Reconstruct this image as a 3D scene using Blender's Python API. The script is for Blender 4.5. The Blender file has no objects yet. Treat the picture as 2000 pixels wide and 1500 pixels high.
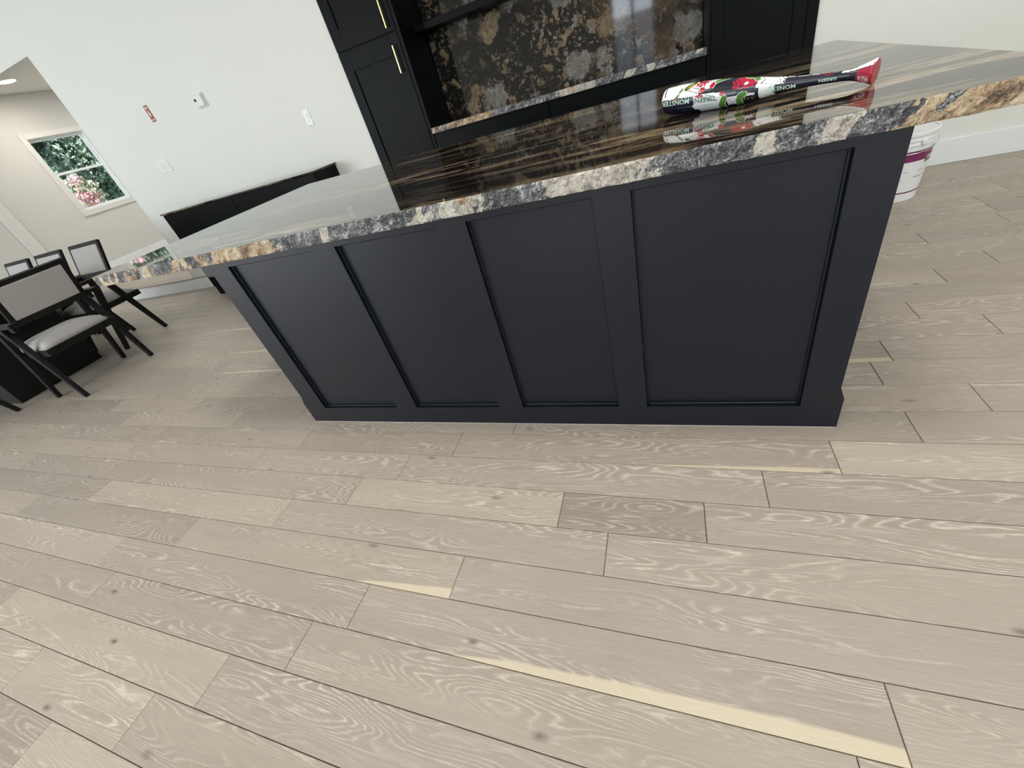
import bpy, bmesh, math, random
from mathutils import Vector, Matrix, noise as mnoise
random.seed(7)
sc = bpy.context.scene
COL = sc.collection
PI = math.pi

# ------------------------------------------------------------------ camera
R = [[0.9299356919632888, 0.27046785511565086, -0.24913198943892584],
     [-0.024651619016003976, -0.6301227423813287, -0.7761041342573581],
     [-0.3668949529395949, 0.7278684420144982, -0.5793061579377119]]   # world -> camera (x right, y down, z forward)
FPX = 799.8
CAM = Vector((0, 0, 1.14))
cd = bpy.data.cameras.new('camera'); cam = bpy.data.objects.new('camera', cd); COL.objects.link(cam)
cd.sensor_width = 36; cd.lens = 36 * FPX / 2000; cd.clip_start = 0.02; cd.clip_end = 200
M = Matrix.Identity(4)
for i in range(3):
    M[i][0] = R[0][i]; M[i][1] = -R[1][i]; M[i][2] = -R[2][i]; M[i][3] = CAM[i]
cam.matrix_world = M
sc.camera = cam
def project(p):
    d = [p[0] - CAM[0], p[1] - CAM[1], p[2] - CAM[2]]
    c = [sum(R[i][k] * d[k] for k in range(3)) for i in range(3)]
    if c[2] < 0.03: return None
    return (1000 + FPX * c[0] / c[2], 750 + FPX * c[1] / c[2], c[2])

# ------------------------------------------------------------------ world, sun, daylight, exposure
sc.view_settings.view_transform = 'Standard'; sc.view_settings.look = 'None'
sc.view_settings.gamma = 1.0; sc.view_settings.use_curve_mapping = False
sc.view_settings.exposure = 0.04
w = bpy.data.worlds.new('world'); sc.world = w; w.use_nodes = True
bg = w.node_tree.nodes['Background']; bg.inputs[0].default_value = (0.72, 0.86, 1.0, 1); bg.inputs[1].default_value = 1.6
def light(name, kind, loc, rot, energy, color, sx=1, sy=1):
    l = bpy.data.lights.new(name, kind); o = bpy.data.objects.new(name, l); COL.objects.link(o)
    o.location = loc; o.rotation_euler = rot; l.energy = energy; l.color = color
    if kind == 'AREA': l.shape = 'RECTANGLE'; l.size = sx; l.size_y = sy
    return o
sun = light('sun', 'SUN', (0, 0, 20), (math.radians(55), 0, math.radians(2)), 9.0, (1, .96, .90)); sun.data.angle = 0.01
# daylight entering through the three windows of the wall behind the photographer (lights fill the openings)
WINS = [(-8.45, 2.4, .25, 2.45, 115), (-5.95, 1.9, .25, 2.45, 115), (-.62, .80, .05, 2.40, 0), (2.45, 2.0, .4, 2.2, 20)]
light('window_daylight', 'AREA', (-.62, -3.98, 1.99), (math.radians(90), 0, 0), 19, (.78, .88, 1.0), .80, .82)   # sky seen through the glass door
light('window_daylight', 'AREA', (-.62, -3.98, .81), (math.radians(90), 0, 0), 4, (.85, .93, 1.0), .80, 1.5)
for (x, wd, z0, z1, e) in WINS:
    if e: light('window_daylight', 'AREA', (x, -3.98, (z0 + z1) / 2), (math.radians(90), 0, 0), e, (.90, .95, 1.0), wd, z1 - z0)
CEIL = 3.1
for (x, y, e) in [(-7.2, 1.2, 7), (-4.4, -.2, 5), (-1.9, -1.2, 25), (.9, -1.2, 25), (3.4, .2, 26), (2.2, 1.3, 18), (-1.9, 1.1, 22), (.4, 1.1, 22)]:  # fill added under the ceiling to lift floor and counter; no fixtures built
    l = light('ceiling_fill', 'AREA', (x, y, CEIL - .012), (0, 0, 0), e, (1, .96, .90), .5, .5)
    l.data.shape = 'DISK'

# ------------------------------------------------------------------ helpers
def mesh_obj(name, bm, mats, parent=None, loc=(0, 0, 0), smooth=False):
    me = bpy.data.meshes.new(name); bm.normal_update(); bm.to_mesh(me); bm.free()
    for m in (mats if isinstance(mats, (list, tuple)) else [mats]): me.materials.append(m)
    if smooth:
        for p in me.polygons: p.use_smooth = True
    o = bpy.data.objects.new(name, me); COL.objects.link(o); o.location = loc
    if parent: o.parent = parent
    return o
def tag(o, label=None, cat=None, group=None, kind=None):
    if label: o['label'] = label
    if cat: o['category'] = cat
    if group: o['group'] = group
    if kind: o['kind'] = kind
    return o
def thing(name, label, cat, loc=(0, 0, 0), rz=0, group=None):
    o = bpy.data.objects.new(name, None); COL.objects.link(o); o.empty_display_size = .1
    o.location = loc; o.rotation_euler = (0, 0, rz)
    return tag(o, label, cat, group)
def box(bm, x0, x1, y0, y1, z0, z1, bev=0, mi=0, seg=1):
    n0 = len(bm.faces)
    vs = [bm.verts.new((x, y, z)) for z in (z0, z1) for y in (y0, y1) for x in (x0, x1)]
    F = [(0, 2, 3, 1), (4, 5, 7, 6), (0, 1, 5, 4), (2, 6, 7, 3), (0, 4, 6, 2), (1, 3, 7, 5)]
    fs = [bm.faces.new([vs[i] for i in f]) for f in F]
    if bev > 0:
        es = list({e for f in fs for e in f.edges})
        r = bmesh.ops.bevel(bm, geom=es, offset=bev, segments=seg, profile=.5, affect='EDGES')
    if mi:
        bm.faces.ensure_lookup_table()
        for f in bm.faces[n0:]: f.material_index = mi
    return fs
def bx(*a, **k):
    bm = bmesh.new(); box(bm, *a, **k); return bm
def rotm(axis, ang): return Matrix.Rotation(ang, 4, axis)
def bar(bm, a, b, wa, da, wb, db, up=(0, 1, 0)):
    """tapered rectangular bar from a to b; w along 'side', d along up-ish"""
    a = Vector(a); b = Vector(b); ax = (b - a).normalized(); s = ax.cross(Vector(up)).normalized(); u = s.cross(ax).normalized()
    r = []
    for c, w_, d_ in ((a, wa, da), (b, wb, db)):
        r.append([bm.verts.new(c + s * (sx * w_ / 2) + u * (sy * d_ / 2)) for sx, sy in ((-1, -1), (1, -1), (1, 1), (-1, 1))])
    for i in range(4): bm.faces.new([r[0][i], r[0][(i + 1) % 4], r[1][(i + 1) % 4], r[1][i]])
    bm.faces.new(r[0][::-1]); bm.faces.new(r[1])
    bmesh.ops.recalc_face_normals(bm, faces=bm.faces[:])
def lathe(bm, prof, n=32, cap=True, mi=0):
    rings = [[bm.verts.new((r * math.cos(2 * PI * i / n), r * math.sin(2 * PI * i / n), z)) for i in range(n)] for r, z in prof]
    for a, b in zip(rings, rings[1:]):
        for i in range(n):
            f = bm.faces.new([a[i], a[(i + 1) % n], b[(i + 1) % n], b[i]]); f.material_index = mi
    if cap:
        bm.faces.new(rings[0][::-1]).material_index = mi; bm.faces.new(rings[-1]).material_index = mi

# node helper
class NT:
    def __init__(s, name):
        s.m = bpy.data.materials.new(name); s.m.use_nodes = True; s.t = s.m.node_tree; s.n = s.t.nodes; s.l = s.t.links
        s.p = s.n['Principled BSDF']
    def node(s, typ, **kw):
        nd = s.n.new(typ)
        for k, v in kw.items(): setattr(nd, k, v)
        return nd
    def put(s, sock, v):
        if isinstance(v, bpy.types.NodeSocket): s.l.new(v, sock)
        elif v is not None:
            if isinstance(v, (tuple, list)) and len(v) == 3 and sock.type == 'RGBA': v = (*v, 1)
            sock.default_value = v
    def math(s, op, a, b=None, c=None, clamp=False):
        nd = s.node('ShaderNodeMath', operation=op, use_clamp=clamp)
        for i, v in enumerate((a, b, c)):
            if v is not None: s.put(nd.inputs[i], v)
        return nd.outputs[0]
    def mix(s, f, a, b, blend='MIX'):
        nd = s.node('ShaderNodeMix', data_type='RGBA', blend_type=blend)
        s.put(nd.inputs['Factor'], f); s.put(nd.inputs[6], a); s.put(nd.inputs[7], b); return nd.outputs[2]
    def noise(s, v, scale, detail=2, rough=.5, dist=0):
        nd = s.node('ShaderNodeTexNoise'); s.put(nd.inputs['Vector'], v); s.put(nd.inputs['Scale'], scale)
        nd.inputs['Detail'].default_value = detail; nd.inputs['Roughness'].default_value = rough; nd.inputs['Distortion'].default_value = dist
        return nd.outputs['Fac'], nd.outputs['Color']
    def vor(s, v, scale, feature='F1', rand=1.0):
        nd = s.node('ShaderNodeTexVoronoi', feature=feature); s.put(nd.inputs['Vector'], v); nd.inputs['Scale'].default_value = scale
        nd.inputs['Randomness'].default_value = rand
        return nd
    def ramp(s, f, stops, interp='LINEAR'):
        nd = s.node('ShaderNodeValToRGB'); nd.color_ramp.interpolation = interp
        el = nd.color_ramp.elements
        while len(el) < len(stops): el.new(.5)
        for e, (p, c) in zip(el, stops):
            e.position = p; e.color = (*c, 1) if isinstance(c, (tuple, list)) else (c, c, c, 1)
        s.put(nd.inputs[0], f); return nd.outputs[0]
    def pos(s): return s.node('ShaderNodeNewGeometry').outputs['Position']
    def vec(s, x, y, z):
        nd = s.node('ShaderNodeCombineXYZ')
        for i, v in enumerate((x, y, z)): s.put(nd.inputs[i], v)
        return nd.outputs[0]
    def sep(s, v):
        nd = s.node('ShaderNodeSeparateXYZ'); s.put(nd.inputs[0], v); return nd.outputs
    def vmul(s, v, k):
        nd = s.node('ShaderNodeVectorMath', operation='MULTIPLY'); s.put(nd.inputs[0], v); s.put(nd.inputs[1], k); return nd.outputs[0]
    def vadd(s, v, k):
        nd = s.node('ShaderNodeVectorMath', operation='ADD'); s.put(nd.inputs[0], v); s.put(nd.inputs[1], k); return nd.outputs[0]
    def bump(s, h, strength=.2, dist=.01):
        nd = s.node('ShaderNodeBump'); nd.inputs['Strength'].default_value = strength; nd.inputs['Distance'].default_value = dist
        s.put(nd.inputs['Height'], h); s.l.new(nd.outputs[0], s.p.inputs['Normal'])
    def set(s, **kw):
        for k, v in kw.items(): s.put(s.p.inputs[k.replace('_', ' ')], v)
        return s
def plain(name, col, rough=.5, metal=0, var=.06, vscale=9, bump=0, bscale=120, spec=.5):
    t = NT(name); P = t.pos(); f, _ = t.noise(P, vscale, 3)
    c = t.mix(f, tuple(v * (1 - var) for v in col), tuple(min(1, v * (1 + var)) for v in col))
    t.set(Base_Color=c, Roughness=rough, Metallic=metal); t.p.inputs['Specular IOR Level'].default_value = spec
    if bump:
        h, _ = t.noise(P, bscale, 3); t.bump(h, bump, .002)
    return t.m

wall_m = plain('wall_paint', (.79, .812, .772), .65, var=.015, vscale=2, bump=.04, bscale=260)
beige_m = plain('beige_wall_paint', (.655, .65, .615), .65, var=.015, vscale=2, bump=.04, bscale=260)
ceil_m = plain('ceiling_paint', (.82, .82, .79), .8, var=.01)
white_m = plain('white_trim_paint', (.83, .87, .89), .35, var=.01)
casing_m = plain('casing_paint', (.74, .72, .69), .4, var=.015)
black_m = plain('black_cabinet_paint', (.0050, .0080, .0155), .40, var=.10, vscale=3, bump=.02, bscale=400, spec=.42)
black2_m = plain('dark_cabinet_paint', (.0022, .0034, .0042), .40, var=.08, vscale=3, spec=.10)
chairwood_m = plain('black_stained_wood', (.0035, .0035, .0038), .42, var=.25, vscale=25, spec=.35)
gap_m = plain('dark_subfloor', (.13, .10, .075), .9)
brass_m = plain('brushed_brass', (.80, .58, .25), .28, metal=1, var=.04, vscale=60)
plastic_m = plain('white_plastic', (.84, .86, .86), .3, var=.01)
pail_m = plain('white_pail_plastic', (.86, .88, .90), .35, var=.015)
def fabric():
    t = NT('light_grey_fabric'); P = t.pos(); f, _ = t.noise(P, 260, 2); g, _ = t.noise(P, 6, 2)
    c = t.mix(f, (.40, .39, .385), (.50, .49, .485)); c = t.mix(t.math('MULTIPLY', g, .25), c, (.36, .35, .345))
    t.set(Base_Color=c, Roughness=.85); t.bump(f, .25, .002); return t.m
fabric_m = fabric()
def emis(name, col, e):
    t = NT(name); t.set(Base_Color=(.9, .9, .9)); t.put(t.p.inputs['Emission Color'], col); t.p.inputs['Emission Strength'].default_value = e; return t.m
lamp_m = emis('lamp_diffuser', (1, .97, .9), 6)

# -------- oak planks: grain, limed pores, knots; each plank has its own tone (colour attribute) and UV (metres along, 0..1 across)
def oak():
    t = NT('limed_oak')
    at = t.node('ShaderNodeAttribute', attribute_name='tone'); col = t.node('ShaderNodeSeparateColor'); t.l.new(at.outputs['Color'], col.inputs[0])
    bright, hue, seed = col.outputs[0], col.outputs[1], col.outputs[2]
    sap = t.node('ShaderNodeAttribute', attribute_name='sap').outputs['Color']
    sp = t.node('ShaderNodeSeparateColor'); t.l.new(sap, sp.inputs[0])
    uv = t.node('ShaderNodeUVMap').outputs[0]; U = t.sep(uv)
    x, v = U[0], U[1]
    sx = t.math('MULTIPLY', seed, 53.0)
    y = t.math('MULTIPLY', v, .135)
    # cathedral figure: contour lines of a stretched noise
    fig, _ = t.noise(t.vec(t.math('MULTIPLY', x, 1.3), t.math('MULTIPLY', y, 9.5), sx), 1.0, 2, .42, .3)
    jit, _ = t.noise(t.vec(t.math('MULTIPLY', x, 42), t.math('MULTIPLY', y, 190), sx), 1.0, 2)
    tilt = t.math('MULTIPLY', y, 42)
    ph = t.math('ADD', t.math('MULTIPLY', fig, 210), t.math('MULTIPLY_ADD', jit, 3.2, tilt))
    wave = t.math('MULTIPLY_ADD', t.math('SINE', ph), .5, .5)
    fibre, _ = t.noise(t.vec(t.math('MULTIPLY', x, 26), t.math('MULTIPLY', y, 520), sx), 1.0, 2, .6)
    fb = t.ramp(fibre, [(.38, .15), (.58, 1.0)])
    pore = t.math('MULTIPLY', t.math('POWER', wave, 6.0), fb)
    patch, _ = t.noise(t.vec(t.math('MULTIPLY', x, 1.5), t.math('MULTIPLY', y, 15), t.math('ADD', sx, 7)), 1.0, 3)
    pm = t.ramp(patch, [(.42, 0.0), (.64, 1.0)])
    fine, _ = t.noise(t.vec(t.math('MULTIPLY', x, 8), t.math('MULTIPLY', y, 420), sx), 1.0, 4, .65)
    blot, _ = t.noise(t.vec(t.math('MULTIPLY', x, 2.2), t.math('MULTIPLY', y, 11), t.math('ADD', sx, 3)), 1.0, 3)
    base = t.mix(hue, (.365, .320, .280), (.415, .370, .300))
    base = t.mix(t.math('MULTIPLY', t.math('SUBTRACT', 1.0, hue), .40), base, (.325, .290, .262))
    c = t.mix(t.math('MULTIPLY', t.ramp(blot, [(.35, 0.0), (.75, 1.0)]), .34), base, (.285, .242, .208))
    c = t.mix(t.math('MULTIPLY', t.math('SUBTRACT', 1.0, wave), t.math('MULTIPLY_ADD', pm, .14, .05)), c, (.21, .17, .14))
    c = t.mix(t.math('MULTIPLY', t.math('SUBTRACT', fine, .44, clamp=True), 1.25), c, (.24, .20, .165))
    dash = t.math('MULTIPLY', t.math('SUBTRACT', fibre, .58, clamp=True), 2.0)
    c = t.mix(t.math('MULTIPLY', dash, .8), c, (.60, .55, .48))
    c = t.mix(t.math('MULTIPLY', t.math('MULTIPLY', pore, pm), .72), c, (.68, .63, .56))
    # sapwood band along one edge: sap.r = width across, sap.g = where it starts (fraction), sap.b = length scale
    wob, _ = t.noise(t.vec(t.math('MULTIPLY', x, 2.0), sx, 0.0), 1.0, 2)
    edge = t.math('MULTIPLY', sp.outputs[0], t.math('MULTIPLY_ADD', wob, .9, .55))
    start = t.math('MULTIPLY', t.math('SUBTRACT', x, t.math('MULTIPLY', sp.outputs[1], 2.0)), 2.2, clamp=True)
    edge = t.math('MULTIPLY', edge, t.math('POWER', start, .6))
    sm = t.math('MULTIPLY', t.math('SUBTRACT', edge, v), 22, clamp=True)
    c = t.mix(t.math('MULTIPLY', sm, .85), c, (.60, .525, .395))
    # knots
    vr = t.vor(t.vec(t.math('MULTIPLY_ADD', sx, 7.0, x), t.math('MULTIPLY', y, 2.4), 0.0), 2.4); vr.voronoi_dimensions = '2D'
    kd = t.math('SUBTRACT', 1.0, t.math('MULTIPLY', vr.outputs['Distance'], 15), clamp=True)
    rnd = t.node('ShaderNodeSeparateColor'); t.l.new(vr.outputs['Color'], rnd.inputs[0])
    kd = t.math('MULTIPLY', kd, t.math('GREATER_THAN', rnd.outputs[0], .66))
    kn, _ = t.noise(t.vec(t.math('MULTIPLY', x, 40), t.math('MULTIPLY', y, 60), sx), 1.0, 2)
    c = t.mix(t.math('MULTIPLY', t.math('MULTIPLY', kd, kn), 1.5, clamp=True), c, (.085, .075, .065))
    bsc = t.math('MULTIPLY_ADD', bright, .64, .76)
    c = t.mix(1.0, c, t.vec(bsc, bsc, bsc), 'MULTIPLY')
    t.set(Base_Color=c, Roughness=t.math('MULTIPLY_ADD', fine, .18, .36))
    t.p.inputs['Specular IOR Level'].default_value = .42
    h = t.math('ADD', t.math('MULTIPLY', pore, pm), t.math('MULTIPLY', fine, .8))
    t.bump(h, .16, .0015)
    return t.m
oak_m = oak()

# -------- granite: polished top, broken edge, clast-filled splash
def granite_top():
    t = NT('polished_black_gold_granite'); P = t.pos()
    S = t.sep(P)
    _, wc = t.noise(P, 2.2, 3); Pw = t.vadd(P, t.vmul(wc, (.30, .10, .1)))
    f1, _ = t.noise(t.vmul(Pw, (1.5, 11, 6)), 1.0, 5, .6, .6)
    f2, _ = t.noise(t.vmul(Pw, (4.5, 42, 20)), 1.0, 4, .6, .4)
    f3, _ = t.noise(t.vmul(Pw, (.9, 3.0, 2)), 1.0, 2)
    m = t.math('ADD', t.math('MULTIPLY', f1, .65), t.math('MULTIPLY', f2, .35))
    c = t.ramp(m, [(.0, (.005, .0045, .004)), (.490, (.010, .008, .007)), (.520, (.085, .052, .028)), (.55, (.38, .29, .18)), (.57, (.040, .030, .020)), (.605, (.46, .37, .25)), (.65, (.09, .07, .05)), (1, (.4, .33, .24))])
    c = t.mix(t.math('MULTIPLY', t.ramp(f3, [(.40, 1.0), (.62, 0.0)]), .85), c, (.008, .007, .007))
    t.set(Base_Color=c, Roughness=.03); t.p.inputs['Specular IOR Level'].default_value = .5
    return t.m
def granite_edge():
    t = NT('broken_granite_edge'); P = t.pos(); S = t.sep(P)
    _, wc = t.noise(P, 14, 4, .65); Pw = t.vadd(P, t.vmul(wc, (.05, .05, .05)))
    # sheared layers run diagonally through the slab
    Ps = t.vec(t.math('MULTIPLY_ADD', S[2], -.55, t.sep(Pw)[0]), t.sep(Pw)[1], t.math('MULTIPLY', t.sep(Pw)[2], .8))
    fine, _ = t.noise(Pw, 190, 4, .75); mid, _ = t.noise(Ps, 42, 5, .7, .5); lo, _ = t.noise(Ps, 15, 3, .6, .5)
    sp = t.math('ADD', t.math('MULTIPLY', fine, .45), t.math('ADD', t.math('MULTIPLY', mid, .35), t.math('MULTIPLY', lo, .20)))
    grey = t.ramp(sp, [(.38, (.008, .008, .010)), (.46, (.040, .043, .050)), (.51, (.15, .155, .165)), (.55, (.34, .345, .355)), (.595, (.78, .77, .74))])
    _, w3 = t.noise(P, 60, 3, .7); ck = t.vor(t.vadd(Pw, t.vmul(w3, (.03, .03, .03))), 75, 'DISTANCE_TO_EDGE').outputs['Distance']; crack = t.ramp(ck, [(.0, 0.0), (.12, 1.0)])
    crack = t.math('MAXIMUM', crack, t.ramp(lo, [(.45, 0.0), (.56, .8)]))
    cream = t.ramp(mid, [(.30, (.10, .095, .09)), (.42, (.46, .43, .37)), (.52, (.68, .64, .55)), (.66, (.80, .78, .72))])
    cream = t.mix(t.math('MULTIPLY', t.math('SUBTRACT', 1.0, crack), .75), cream, (.05, .05, .05))
    gl, _ = t.noise(Ps, 24, 4, .7)
    gold = t.ramp(t.math('ADD', t.math('MULTIPLY', sp, .55), t.math('MULTIPLY', gl, .45)), [(.36, (.012, .010, .009)), (.43, (.10, .066, .042)), (.48, (.34, .23, .14)), (.53, (.60, .47, .30)), (.58, (.72, .63, .47)), (.66, (.82, .79, .72))])
    xn = t.math('DIVIDE', t.math('ADD', S[0], t.math('MULTIPLY_ADD', lo, .16, 2.42)), 3.2)      # 0..1 along the slab, wobbling
    def at(x): return (x + 2.5) / 3.2
    G = [(-2.42, .50), (-2.22, .35), (-2.05, .80), (-1.85, .25), (-1.66, .55), (-1.55, .95), (-1.30, .95), (-1.27, .02), (-.72, .03), (-.66, .10), (-.44, .05), (.43, .0), (.452, 1.0), (.52, .85), (.58, .55), (.705, .5)]
    W = [(-2.42, .0), (-1.3, .05), (-.80, .06), (-.71, .75), (-.52, .85), (-.47, .10), (-.30, .12), (-.25, .80), (-.08, .92), (-.03, .30), (.03, .02), (.17, .06), (.23, .42), (.33, .30), (.37, .03), (.43, .0)]
    gz = t.ramp(xn, [(at(x), v) for x, v in G]); wz = t.ramp(xn, [(at(x), v) for x, v in W])
    vr = t.vor(t.vmul(t.vec(t.math('MULTIPLY_ADD', S[2], -.6, t.sep(Pw)[0]), t.sep(Pw)[1], t.sep(Pw)[2]), (1, 1, .45)), 24); rc = t.node('ShaderNodeSeparateColor'); t.l.new(vr.outputs['Color'], rc.inputs[0])
    c = t.mix(t.math('LESS_THAN', rc.outputs[0], wz), grey, cream)
    c = t.mix(t.math('LESS_THAN', rc.outputs[1], gz), c, gold)
    spark = t.math('GREATER_THAN', t.noise(P, 420, 1)[0], .71)
    c = t.mix(t.math('MULTIPLY', spark, .5), c, (.8, .8, .8))
    t.set(Base_Color=c, Roughness=.38); t.bump(t.math('ADD', mid, t.math('MULTIPLY', fine, .6)), .8, .007)
    return t.m
def granite_splash():
    t = NT('clast_granite'); P = t.pos(); S = t.sep(P)
    _, wc = t.noise(P, 4.5, 5, .7); Pw = t.vadd(P, t.vmul(wc, (.30, .30, .30)))
    _, w2 = t.noise(P, 26, 3, .7); Pf = t.vadd(Pw, t.vmul(w2, (.035, .035, .035)))
    def clasts(v, scale, lo, hi, rr):
        vr = t.vor(v, scale); rc = t.node('ShaderNodeSeparateColor'); t.l.new(vr.outputs['Color'], rc.inputs[0])
        m = t.ramp(vr.outputs['Distance'], [(lo, 1.0), (hi, 0.0)])
        return t.math('MULTIPLY', m, t.math('GREATER_THAN', rc.outputs[0], rr)), rc
    tex, _ = t.noise(Pf, 30, 5, .72); zone, _ = t.noise(P, 2.3, 2)
    dark = t.ramp(tex, [(.3, (.003, .003, .0035)), (.58, (.012, .011, .010)), (.66, (.055, .045, .034)), (.74, (.14, .115, .085))])
    m1, r1 = clasts(Pf, 4.6, .38, .47, .38); m2, r2 = clasts(Pf, 12, .34, .46, .42); m3, r3 = clasts(Pf, 30, .30, .46, .55)
    zz = t.ramp(zone, [(.40, 0.0), (.50, 1.0)])
    warm = t.ramp(tex, [(.28, (.05, .034, .02)), (.45, (.15, .108, .064)), (.58, (.25, .195, .125)), (.75, (.38, .33, .25))])
    greyc = t.ramp(tex, [(.28, (.05, .048, .042)), (.5, (.17, .165, .148)), (.7, (.33, .315, .28))])
    c = t.mix(t.math('MULTIPLY', m3, zz), dark, t.mix(.4, warm, (.14, .12, .10)))
    c = t.mix(t.math('MULTIPLY', m2, t.math('MULTIPLY_ADD', zz, .7, .25)), c, t.mix(t.math('GREATER_THAN', r2.outputs[1], .5), greyc, warm))
    c = t.mix(t.math('MULTIPLY', m1, .95), c, t.mix(t.math('GREATER_THAN', r1.outputs[1], .42), greyc, warm))
    rusty, _ = t.noise(P, 2.6, 2)
    rm = t.math('MULTIPLY', t.ramp(rusty, [(.50, 0.0), (.60, 1.0)]), t.math('MULTIPLY_ADD', S[0], .8, .80, clamp=True))
    c = t.mix(t.math('MULTIPLY', rm, .8), c, t.ramp(tex, [(.3, (.02, .012, .008)), (.55, (.11, .062, .032)), (.75, (.25, .17, .105))]))
    t.set(Base_Color=c, Roughness=.05); t.p.inputs['Specular IOR Level'].default_value = .4
    return t.m
gtop_m = granite_top(); gedge_m = granite_edge(); gsplash_m = granite_splash()

# ================================================================== SETTING
YW = 3.64            # back wall face
XL = -10.2           # left wall (with the far window)
YF = -4.0            # wall behind the photographer
XR = 4.6
RISE = .154          # raised floor beyond the opening
def struct(name, bm, m, parent=None):
    o = mesh_obj(name, bm, m, parent)
    if not parent: o['kind'] = 'structure'
    return o
# ---- floor: every plank a part
PW = .1352; Y0 = .4275; GAP = .0008
fl = struct('floor', bx(XL, XR, YF, YW, -.05, -.0125), gap_m)
JO = {4: [-1.716, .453], 5: [-2.355, -.624, .684], 3: [-1.911, -1.050, .248], 2: [-3.862, -2.524, -1.218, -.355, .076],
      1: [-2.820, -1.495, -.195], 0: [-3.262, -1.923, -.630], -1: [-2.25, -.917, .382], -2: [-2.1, -1.046, .30], -3: [-2.560, -1.266, .25],
      -4: [-2.75, -2.075, -1.436, -.2], -5: [-1.739, -.75], 6: [-1.9, -.1, .893], 7: [-2.9, -1.5, .674], 9: [-3.2, -1.8, 1.096], 12: [-2.2, 0, 1.10], 13: [-3.4, -1.5, 1.32], 17: [.4, 1.559]}
JO[4] = [-2.9, -1.716, -.853, .453]; JO[3] = [-3.0, -1.911, -1.050, .248]
TONE = {(4, 1): .5, (4, 2): .38, (3, 1): .52, (3, 2): .62, (3, 3): .56, (2, 3): .64, (2, 4): .30, (2, 5): .54, (2, 1): .50, (2, 2): .5, (1, 1): .66, (1, 2): .56, (1, 3): .60,
        (1, 0): .42, (0, 1): .43, (0, 2): .55, (0, 3): .55, (0, 0): .62, (-1, 1): .55, (-1, 2): .52, (-2, 1): .44, (-2, 2): .50, (-3, 1): .62, (-3, 2): .55, (-4, 1): .62, (-4, 2): .64, (-4, 0): .6, (-5, 0): .40, (-5, 1): .66,  # nearest left planks set lighter: the stronger light there is in their tone
        (3, 4): .50, (4, 3): .40, (4, 4): .62}
HUE = {(-3, 1): .95, (-4, 1): .75, (-4, 2): .75, (2, 3): .9, (2, 4): .0, (1, 1): .8, (-5, 0): 0.0, (-1, 2): .35, (-5, 1): .9, (1, 0): .1, (0, 1): .1, (4, 1): .1}
SAP = {(-1, 2): (.23, .17), (0, 2): (.30, .47)}
planks = []
for r in range(math.floor((YF - Y0) / PW), math.ceil((YW - Y0) / PW)):
    y0 = max(YF, Y0 + r * PW); y1 = min(YW - .001, Y0 + (r + 1) * PW)
    if y1 - y0 < .02: continue
    rg = random.Random(1000 + r)
    js = list(JO.get(r, []))
    if not js: js = [rg.uniform(-1.2, .3)]
    if r in JO and r in (2, 3, 4): pass
    while js[0] > XL + .5: js.insert(0, js[0] - rg.uniform(.75, 1.45))
    while js[-1] < XR - .5: js.append(js[-1] + rg.uniform(.75, 1.45))
    k0 = len([j for j in js if r in JO and j < JO[r][0] - 1e-6]) if r in JO else 0
    xs = [XL] + [j for j in js if XL + .2 < j < XR - .2] + [XR]
    for i in range(len(xs) - 1):
        key = None
        if r in JO:
            idx = len([j for j in JO[r] if j <= xs[i] + 1e-6]); key = (r, idx)
        tone = TONE.get(key, rg.gauss(.52, .07)); hue = HUE.get(key, min(1, max(0, rg.gauss(.42, .22))))
        sap = SAP.get(key, (rg.choice([0] * 11 + [.16]), rg.uniform(0, .4)))
        planks.append((xs[i], xs[i + 1], y0, y1, tone, hue, rg.random(), sap))
def plank_geo(bm, p):
    xa, xb, ya, yb, tone, hue, seed, sap = p
    uvl = bm.loops.layers.uv.verify()
    tl = bm.loops.layers.float_color.get('tone') or bm.loops.layers.float_color.new('tone')
    sl = bm.loops.layers.float_color.get('sap') or bm.loops.layers.float_color.new('sap')
    g = GAP; c = .0014
    rings = []
    for ins, z in ((g, -.012), (g, -c), (g + c, 0)):
        rings.append([bm.verts.new((x, y, z)) for x, y in ((xa + ins, ya + ins), (xb - ins, ya + ins), (xb - ins, yb - ins), (xa + ins, yb - ins))])
    fs = [bm.faces.new(rings[2])]
    for a, b in zip(rings, rings[1:]):
        for i in range(4): fs.append(bm.faces.new([a[i], a[(i + 1) % 4], b[(i + 1) % 4], b[i]]))
    for f in fs:
        for lp in f.loops:
            co = lp.vert.co
            lp[uvl].uv = (co.x - xa, (co.y - ya) / PW)
            lp[tl] = (tone, hue, seed, 1); lp[sl] = (sap[0], sap[1], 0, 1)
def pk_score(p):
    q = []
    for k in range(5):
        x = p[0] + (p[1] - p[0]) * k / 4
        a = project((x, (p[2] + p[3]) / 2, 0))
        if a and -40 < a[0] < 2040 and -40 < a[1] < 1540: q.append(1 / (a[2] ** 3))
    x0, x1, y0, y1 = -1.74, .48, 1.17, 2.5
    if p[0] > x0 and p[1] < x1 and p[2] > y0: return 0
    return sum(q) * (p[1] - p[0])
planks.sort(key=pk_score, reverse=True)
NS = 290
for p in planks[:NS]:
    bm = bmesh.new(); plank_geo(bm, p); mesh_obj('plank', bm, oak_m, fl)
bm = bmesh.new()
for p in planks[NS:]: plank_geo(bm, p)
mesh_obj('plank_field', bm, oak_m, fl)['kind'] = 'stuff'
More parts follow.
